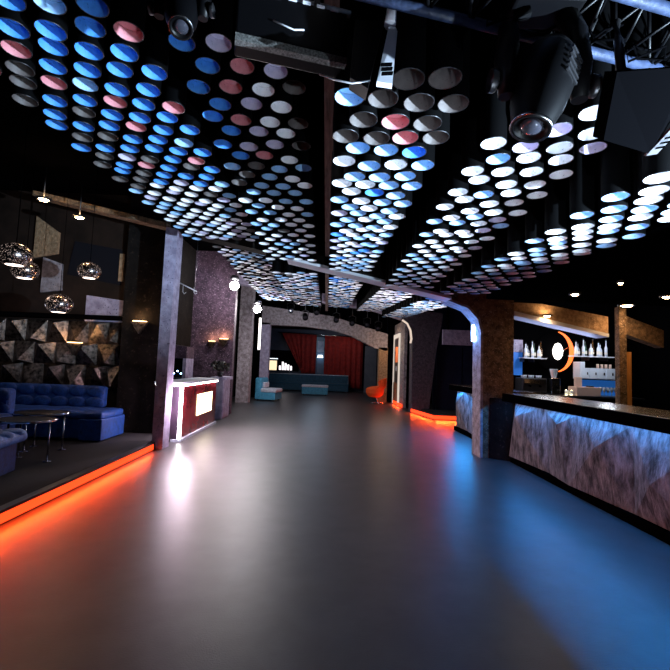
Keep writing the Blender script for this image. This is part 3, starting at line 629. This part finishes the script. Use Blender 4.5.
# ------------------------------------------------------------------ far seating and alcove
def curtain(x0, x1, z0, z1, label, drape=None):
    m = MB(); n = int((x1-x0)*36); tops = []; bots = []
    for i in range(n+1):
        t = i/n; x = x0+(x1-x0)*t; y = .06*math.sin(t*n*.55)+.02*math.sin(t*n*.23)
        zz0 = z0 if not drape else z0+max(0, 1-t/drape)**1.2*1.55
        tops.append((x, y*.3, 3.39-.0255*(x+2.95))); bots.append((x, y*1.3, z0))
        if drape:
            xx = x0+(x1-x0)*(1-(1-t)*1.0)
            bots[-1] = (max(x, x0+drape*(x1-x0)) if t < drape else x, y*1.3+.05*t, z0)
    for i in range(n):
        b0, b1 = Vector(bots[i]), Vector(bots[i+1]); t0, t1 = Vector(tops[i]), Vector(tops[i+1])
        K = 8
        for k in range(K):
            a, c = k/K, (k+1)/K
            f = m.bm.faces.new([m.bm.verts.new(t0.lerp(b0, a)), m.bm.verts.new(t0.lerp(b0, c)), m.bm.verts.new(t1.lerp(b1, c)), m.bm.verts.new(t1.lerp(b1, a))]); f.smooth = True
    bmesh.ops.remove_doubles(m.bm, verts=m.bm.verts, dist=1e-4)
    o = m.build('curtain', 'redcur', loc=(0, 26, 0)); md = o.modifiers.new('t', 'SOLIDIFY'); md.thickness = .012
    return tag(o, label, 'curtain')
curtain(-2.70, -.62, 1.0, 3.32, 'dark red curtain gathered to one side, left of the narrow mirror', .62)
curtain(-.10, 2.22, .22, 3.22, 'dark red full length curtain right of the narrow mirror')
tag(MB().tube([(-2.95, 26.0, 3.41), (2.6, 26.0, 3.27)], .025).build('curtain_rail', 'steel'), 'thin metal rail carrying the red curtains', 'rail')
e = empty('narrow_mirror', (-.36, 26.55, 0), 'narrow bluish panel with a glowing lamp between the red curtains', 'panel')
MB().box(-.26, .24, 0, .05, 0, 3.25).build('panel', noisy('blue_grey_panel', (.03, .08, .16), (.06, .13, .22), 2, .3, bump=0), e)
MB().box(-.2, .2, -.03, 0, 2.35, 3.0).build('picture', noisy('pale_landscape', (.12, .2, .35), (.5, .55, .7), 1.2, .4, bump=0), e)
MB().lathe([(0, 0), (.18, 0), (.14, .16), (0, .16)], c=(0, -.12, 1.98), seg=16).build('lamp_shade', glow('shade_glow', (.8, .9, 1), 3), e)
tag(MB().box(2.3, 3.0, 25.6, 25.7, 0, 2.75).build('room_divider', noisy('grey_panel_mat', (.1, .11, .14), (.14, .15, .18), 2, .6, bump=0)), 'plain grey room divider right of the red curtains', 'divider')
e = empty('lit_window', (-2.65, 26.53, 1.5), 'window with glowing warm shapes left of the red curtain', 'window')
MB().box(-.95, 1.0, .0, .08, -.42, .85).build('frame', 'black', e)
MB().box(-.9, -.35, -.02, 0, -.38, .2).build('lit_pane', 'g_stair', e); MB().box(-.9, -.3, -.02, 0, .3, .34).build('shelf_light', glow('cool_lines', (.8, .9, 1), 2), e)
for i in range(5): MB().box(-.2+.17*i, -.1+.17*i, -.02, 0, -.35, -.1+.08*((i*7) % 4)).build('bright_shape', glow('bright_shapes', (1, .9, .95), 2.5), e)
def sofa(name, loc, w_, d, sh, bh, m, label, seatm=None, bk=.2, cat='sofa', rz=0, piping=False):
    e = empty(name, loc, label, cat, rz=rz)
    MB().box(-w_/2, w_/2, -d, 0, .05, sh-.12, bev=.02).build('base', m, e); MB().box(-w_/2-.02, w_/2+.02, -d-.02, -bk*.5, sh-.12, sh, bev=.04).build('seat', seatm or m, e)
    if bh: MB().box(-w_/2, w_/2, -bk, 0, sh-.1, bh, bev=.05).build('backrest', m, e)
    if piping: MB().tube([(-w_/2, -bk-.01, bh-.03), (w_/2, -bk-.01, bh-.03), (w_/2, -bk-.01, .1)], .02).build('piping', 'palefab', e)
    for sx in (-1, 1): MB().box(sx*(w_/2-.1)-.03, sx*(w_/2-.1)+.03, -d+.05, -d+.11, 0, .05).build('foot', 'darksteel', e)
    return e
sofa('long_sofa', (-1.0, 26.0-.3, 0), 4.7, .8, .5, .98, 'tealdark', 'long petrol blue sofa in front of the red curtains', piping=True)
sofa('ottoman', (-.5, 22.3, 0), 1.3, .6, .52, None, 'tealfab', 'light blue ottoman with a pale top before the long sofa', 'palefab', cat='ottoman')
e = empty('blue_armchair', (-2.72, 18.0, 0), 'bright blue low armchair with pale seat beside the far left pillars', 'armchair', rz=R(78))
MB().box(-.45, .45, -.85, 0, .05, .34, bev=.03).build('base', 'tealfab', e); MB().box(-.44, .44, -.88, -.22, .34, .50, bev=.05).build('seat', 'palefab', e)
MB().box(-.45, .45, -.26, .02, .3, .92, bev=.08).build('backrest', 'tealfab', e)
MB().box(-.3, .3, -.34, -.24, .5, .74, bev=.04).build('cushion', 'palefab', e)
for sx in (-.35, .35):
    for sy in (-.75, -.1): MB().box(sx-.03, sx+.03, sy-.03, sy+.03, 0, .055).build('foot', 'darksteel', e)
# egg chair
e = empty('egg_chair', (2.2, 18.2, 0), 'orange egg shaped swivel chair on a chrome star foot', 'armchair', rz=R(-104))
m = MB(); NU, NV = 20, 18
rows = []
for j in range(NV+1):
    t = j/NV; row = []
    z = .30+.84*t
    for i in range(NU+1):
        a = -1.0+2.0*i/NU          # -1..1 around from left wing over back to right wing
        k = min(1, max(0, (t-.40)/.16)); k = k*k*(3-2*k)
        ang = a*R(176-100*k)
        rx = .37*math.sin(min(1, t*3.2+.25)*math.pi/2)*(1-.10*k-.10*max(0, t-.8)/.2)
        cy = -.10*(1-k)+.02*k+.10*max(0, t-.4)
        front = .02*(1-k)*max(0, -math.cos(ang))
        wing = .10*k*abs(a)**2*math.exp(-((t-.82)/.16)**2)
        row.append((rx*math.sin(ang), rx*math.cos(ang)+cy-front-wing, z-.10*k*abs(a)**2*(1 if t > .8 else 0)))
    rows.append(row)
vs = [[m.bm.verts.new(p) for p in r_] for r_ in rows]
for j in range(NV):
    for i in range(NU): m.bm.faces.new((vs[j][i], vs[j][i+1], vs[j+1][i+1], vs[j+1][i])).smooth = True
o = m.build('shell', 'orangefab', e); md = o.modifiers.new('t', 'SOLIDIFY'); md.thickness = .06; md = o.modifiers.new('s', 'SUBSURF'); md.render_levels = 1
MB().lathe([(0, .26), (.24, .27), (.34, .34), (.36, .46), (.30, .58), (0, .62)], seg=24, c=(0, -.12, 0)).build('seat_cushion', 'orangefab', e)
st = MB().tube([(0, 0, .05), (0, 0, .28)], .03).build('stem', 'steel', e)
e.scale = (.88, .88, .95)
for k in range(4): MB().tube([(0, 0, .06), (.3*math.cos(k*math.pi/2+.4), .3*math.sin(k*math.pi/2+.4), .02)], [.025, .015]).build('foot', 'steel', st)
# framed picture on the doorway wall
e = empty('lit_picture_frame', (2.98, 17.6, 0), 'tall picture in a white glowing frame behind the orange chair', 'picture')
MB().box(0, .03, 0, 1.2, .9, 2.75).build('picture', noisy('dark_picture', (.01, .01, .015), (.03, .02, .03), 2, .3, bump=0), e)
MB().box(-.01, 0, .25, .85, 1.75, 2.4).build('picture_detail', mat('glowing_orange_print', (.8, .18, .06), .5, emit=(.8, .18, .06), es=.4), e)  # print carries a weak emission in its own orange
MB().box(-.01, 0, .4, .8, 1.4, 1.6).build('picture_detail', 'palefab', e)
wl = glow('frame_led', (1, .85, .72), .7)
for y in (-.1, 1.2): MB().box(-.03, .03, y, y+.1, 0, 2.95).build('frame_post', wl, e)
MB().box(-.03, .03, -.1, 1.3, 2.8, 2.95).build('frame_head', wl, e); MB().box(-.02, .03, 0, 1.2, 0, .9).build('lower_panel', 'tan', e)
point('frame_glow', (2.5, 18.0, 2.5), 22, (1, .7, .45), .08)
point('alcove_light', (-.5, 22.5, 3.0), 40, (.55, .75, 1), .2); point('alcove_warm', (1.0, 24.5, 3.2), 14, (1, .8, .75), .2)
point('seat_light', (-1.5, 17, 3.2), 42, (.85, .92, 1), .15)
e = empty('panelled_partition', (4.0, 15.5, 0), 'dark navy partition with a bluish grey fascia beyond the far bar', 'partition')
fb = MB().box(-.15, 2.2, -1.3, -1.2, 2.35, 2.85).build('fascia_board', 'lavender', e)
for xx in (0, 2.0): MB().box(xx, xx+.06, -1.28, -1.22, 2.85, 4.75).build('hanger', 'black', fb)
for i in range(3): MB().box(i*.95, .9+i*.95, 0, .09, 0, 2.3).build('panel', 'navy', e)
# par cans under frame 3
def par(loc, to, label, s=1.0, m='gun'):
    e = empty('par_can', loc, label, 'stage light')
    ax = (Vector(to)-Vector(loc)).normalized()
    MB().lathe([(0, -.14*s), (.06*s, -.13*s), (.09*s, -.05*s), (.09*s, .14*s), (.083*s, .14*s), (.08*s, .02*s), (0, .01*s)], axis=ax, seg=18).build('can', m, e)
    MB().lathe([(0, .10*s), (.08*s, .10*s), (.08*s, .105*s), (0, .105*s)], axis=ax, seg=18).build('lens', 'glasslens', e)
    MB().tube([(-.11*s, 0, 0), (-.11*s, 0, .16*s), (0, 0, .2*s), (.11*s, 0, .16*s), (.11*s, 0, 0)], .012*s, 6).build('yoke', 'darksteel', e)
    zt = 4.25-.11*(loc[0]+2.6)-loc[2]-.03
    MB().tube([(0, 0, .19*s), (0, 0, zt)], .014*s, 6).build('hanger', 'darksteel', e)
px = [(-1.5, 3.72), (-.9, 3.45), (-.45, 3.68), (.35, 3.4), (1.0, 3.3), (1.6, 3.25), (2.05, 3.12)]
wn = ['first', 'second', 'third', 'fourth', 'fifth', 'sixth', 'seventh']
for i, (x, z) in enumerate(px):
    par((x, 17.2, z), (x*.3, 12, 0), '%s from the left of the small black stage cans before the curtains' % wn[i], 1.25)
e = empty('lighting_pipe', (0, 17.2, 0), 'dark pipe carrying the far row of stage cans', 'pipe')
MB().tube([(-2.6, 0, 4.25), (2.4, 0, 3.7)], .03).build('pipe', 'darksteel', e)
for xx in (-2.3, 0, 2.2): MB().tube([(xx, 0, 4.25-.11*(xx+2.6)), (xx, 0, 4.76)], .012, 6).build('hanger', 'darksteel', e)
for x, y, z, t in ((2.36, 7.55, 3.06, 0), (3.1, 7.45, 2.98, 1)): pass

# ------------------------------------------------------------------ stage fixtures overhead
e = empty('truss', (0, 0, 0), 'blue lit overhead lighting truss crossing the top right corner', 'truss')
A, B_ = Vector((.2, 1.84, 3.17)), Vector((2.1, 2.27, 3.17)); off = [Vector((0, 0, 0)), Vector((.03, -.28, .04)), Vector((.0, -.12, .3))]
tm = noisy('painted_truss_steel', (.006, .012, .03), (.022, .035, .08), 20, .5, .0, bump=.2)
for o_ in off: MB().tube([A+o_-Vector((.6, .13, 0)), B_+o_], .026, 12).build('chord', tm, e)
m = MB(); K = 9
for k in range(K):
    p = A.lerp(B_, k/K); q = A.lerp(B_, (k+.5)/K); r_ = A.lerp(B_, (k+1)/K)
    for a_, b_ in ((0, 1), (1, 2), (0, 2)): m.tube([p+off[a_], q+off[b_]], .009, 6); m.tube([q+off[b_], r_+off[a_]], .009, 6)
m.build('lacing', 'gun', e)
m = MB()
for k in range(5):
    p = A.lerp(B_, .3+.14*k)+Vector((0, -.1, .05)); m.tube([p+Vector((.1*math.sin(j*1.3+k), .06*math.cos(j*2+k), -.07*math.sin(j/8*math.pi)-.02*j % .05)) for j in range(9)], .006, 6)
m.build('cables', 'black', e)
# moving head, big one at right
def moving_head(loc, axis, label, s=1.0, yaw=0, group=None):
    e = empty('moving_head', loc, label, 'stage light', group)
    ax = Vector(axis).normalized()
    hd = MB().lathe([(0, -.20*s), (.08*s, -.19*s), (.125*s, -.12*s), (.13*s, 0), (.115*s, .12*s), (.085*s, .22*s), (.08*s, .24*s), (.07*s, .24*s), (.065*s, .225*s), (0, .225*s)], axis=ax, seg=28).build('head', 'gun', e)
    MB().lathe([(.068*s, .232*s), (.078*s, .236*s), (.088*s, .243*s), (.088*s, .225*s), (.08*s, .22*s)], axis=ax, seg=28).build('lens_ring', 'steel', hd)
    MB().lathe([(0, .25*s), (.03*s, .246*s), (.052*s, .232*s), (.052*s, .225*s)], axis=ax, seg=24).build('lens', 'glasslens', hd)
    side = Vector((math.cos(yaw), math.sin(yaw), 0))
    for sg, nm in ((-1, 'yoke_arm'), (1, 'yoke_arm')):
        c = side*sg*.165*s; m = MB()
        m.tube([c+Vector((0, 0, -.07*s)), c+Vector((0, 0, .1*s)), c*.95+Vector((0, 0, .25*s)), c*.6+Vector((0, 0, .34*s))], [.035*s, .055*s, .045*s, .05*s], 12); m.build(nm, 'gun', e)
        MB().lathe([(0, 0), (.045*s, 0), (.05*s, -.01*s), (.05*s, -.03*s)], c=c*1.28, axis=-side*sg, seg=16).build('pivot_cap', 'darksteel', e)
    MB().box(-.16*s, .16*s, -.1*s, .1*s, .33*s, .45*s, bev=.02*s).build('base', 'gun', e)
    q = Vector((0, 0, 1)).rotation_difference(ax); m = MB()
    for k in range(5): m.box(-.05*s, .05*s, -.132*s, -.122*s, (-.1+.028*k)*s, (-.088+.028*k)*s)
    for v in m.bm.verts: v.co = q @ v.co
    m.build('cooling_fins', 'darksteel', hd); return e
moving_head((.925, 1.83, 2.80), (-.28, -.1, -.95), 'large black moving head light with its round lens aimed down, upper right', 1.0)
moving_head((-.74, 1.92, 3.14), (.15, -.35, -.9), 'black moving head light with a bright lens ring, upper left', .62)
# strobe bar
e = empty('strobe_bar', (-.22, 1.98, 3.0), 'long black strobe bar with a pale grille along its lower edge, top centre', 'stage light', rz=R(14))
MB().box(-.27, .27, 0, .16, .03, .27, bev=.01).build('housing', 'gun', e)
m = MB(); m.box(-.27, .27, -.01, .03, -.005, .03)
m.build('grille', noisy('perforated_grille', (.03, .03, .03), (.22, .22, .21), 90, .5, .5, bump=.2), e)
for k in range(7): MB().box(-.24+.07*k, -.2+.07*k, -.005, .01, .26, .275).build('vent_block', 'white_edge', e)
MB().tube([(-.3, .06, .32), (.3, .06, .32)], .018).build('mounting_pipe', 'white_edge', e)
for x in (-.15, .12): MB().box(x-.015, x+.015, .04, .08, .26, .34).build('clamp', 'darksteel', e)
MB().tube([(-.1, -.01, .13), (0.0, -.02, .1), (.05, -.01, .12)], .004, 6).build('cable', 'white_edge', e)
# projector with lit white side plate
def flat_light(name, loc, pts, d, label, plate, slots):
    e = empty(name, loc, label, 'stage light')
    return e
e = empty('wash_light', (.12, 1.9, 2.72), 'black wash light with a blue lit white side plate and three slots, top centre', 'stage light')
MB().prism([(-.06, -.02, .1), (.02, -.05, .03), (.10, .1, .48), (-.04, .12, .5)], (0, .12, .02)).build('housing', 'gun', e)
MB().prism([(.055, -.1, .03), (.125, -.09, .03), (.17, .1, .46), (.125, .1, .46)], (.0, .02, -.01)).build('side_plate', 'white_edge', e)
for k in range(3): MB().prism([(.075, -.109+.02*k, .065+.035*k), (.125, -.109+.02*k, .07+.035*k), (.125, -.105+.02*k, .078+.035*k), (.075, -.105+.02*k, .073+.035*k)], (0, .02, 0)).build('slot', 'black', e)
MB().tube([(.13, .1, .46), (.15, .12, .6)], .03).build('pivot', 'white_edge', e)
MB().tube([(-.2, -.0, .12), (-.13, -.04, .07), (-.05, -.05, .05), (.03, -.06, .06)], .004, 6).build('cable', 'white_edge', e)
# flat blinder panel at right
e = empty('blinder_panel', (1.33, 1.85, 2.62), 'flat black blinder panel with a bright slotted edge at the right border', 'stage light')
a = [Vector(p)-Vector((1.33, 1.85, 2.62)) for p in ((1.20, 1.83, 2.55), (1.49, 1.93, 2.55), (1.56, 1.84, 2.74), (1.47, 1.68, 2.80), (1.16, 1.68, 2.76))]
MB().prism(a, (.0, .08, .06)).build('housing', 'black', e)
point('plate_fill', (.42, 1.62, 2.72), .5, (.35, .55, 1), .03)  # added light, no fixture, brightening the wash light's side plate
b0, b1 = a[1], a[1]+Vector((.14, -.14, .20)); sd = Vector((.02, -.012, -.0))
MB().prism([b0-sd*1.2, b0+sd*.6, b1+sd*.6, b1-sd*1.2], (.0, -.015, -.01)).build('edge_plate', 'white_edge', e)
for k in range(3):
    c = b0.lerp(b1, .12+.09*k)+Vector((0, -.018, -.012)); MB().prism([c-sd*.9, c+sd*.4, c+sd*.4+(b1-b0)*.035, c-sd*.9+(b1-b0)*.035], (0, -.004, -.003)).build('slot', 'black', e)
MB().tube([(-.1, -.1, .15), (-.06, -.02, .4), (-.02, .05, .55)], .02).build('arm', 'darksteel', e)
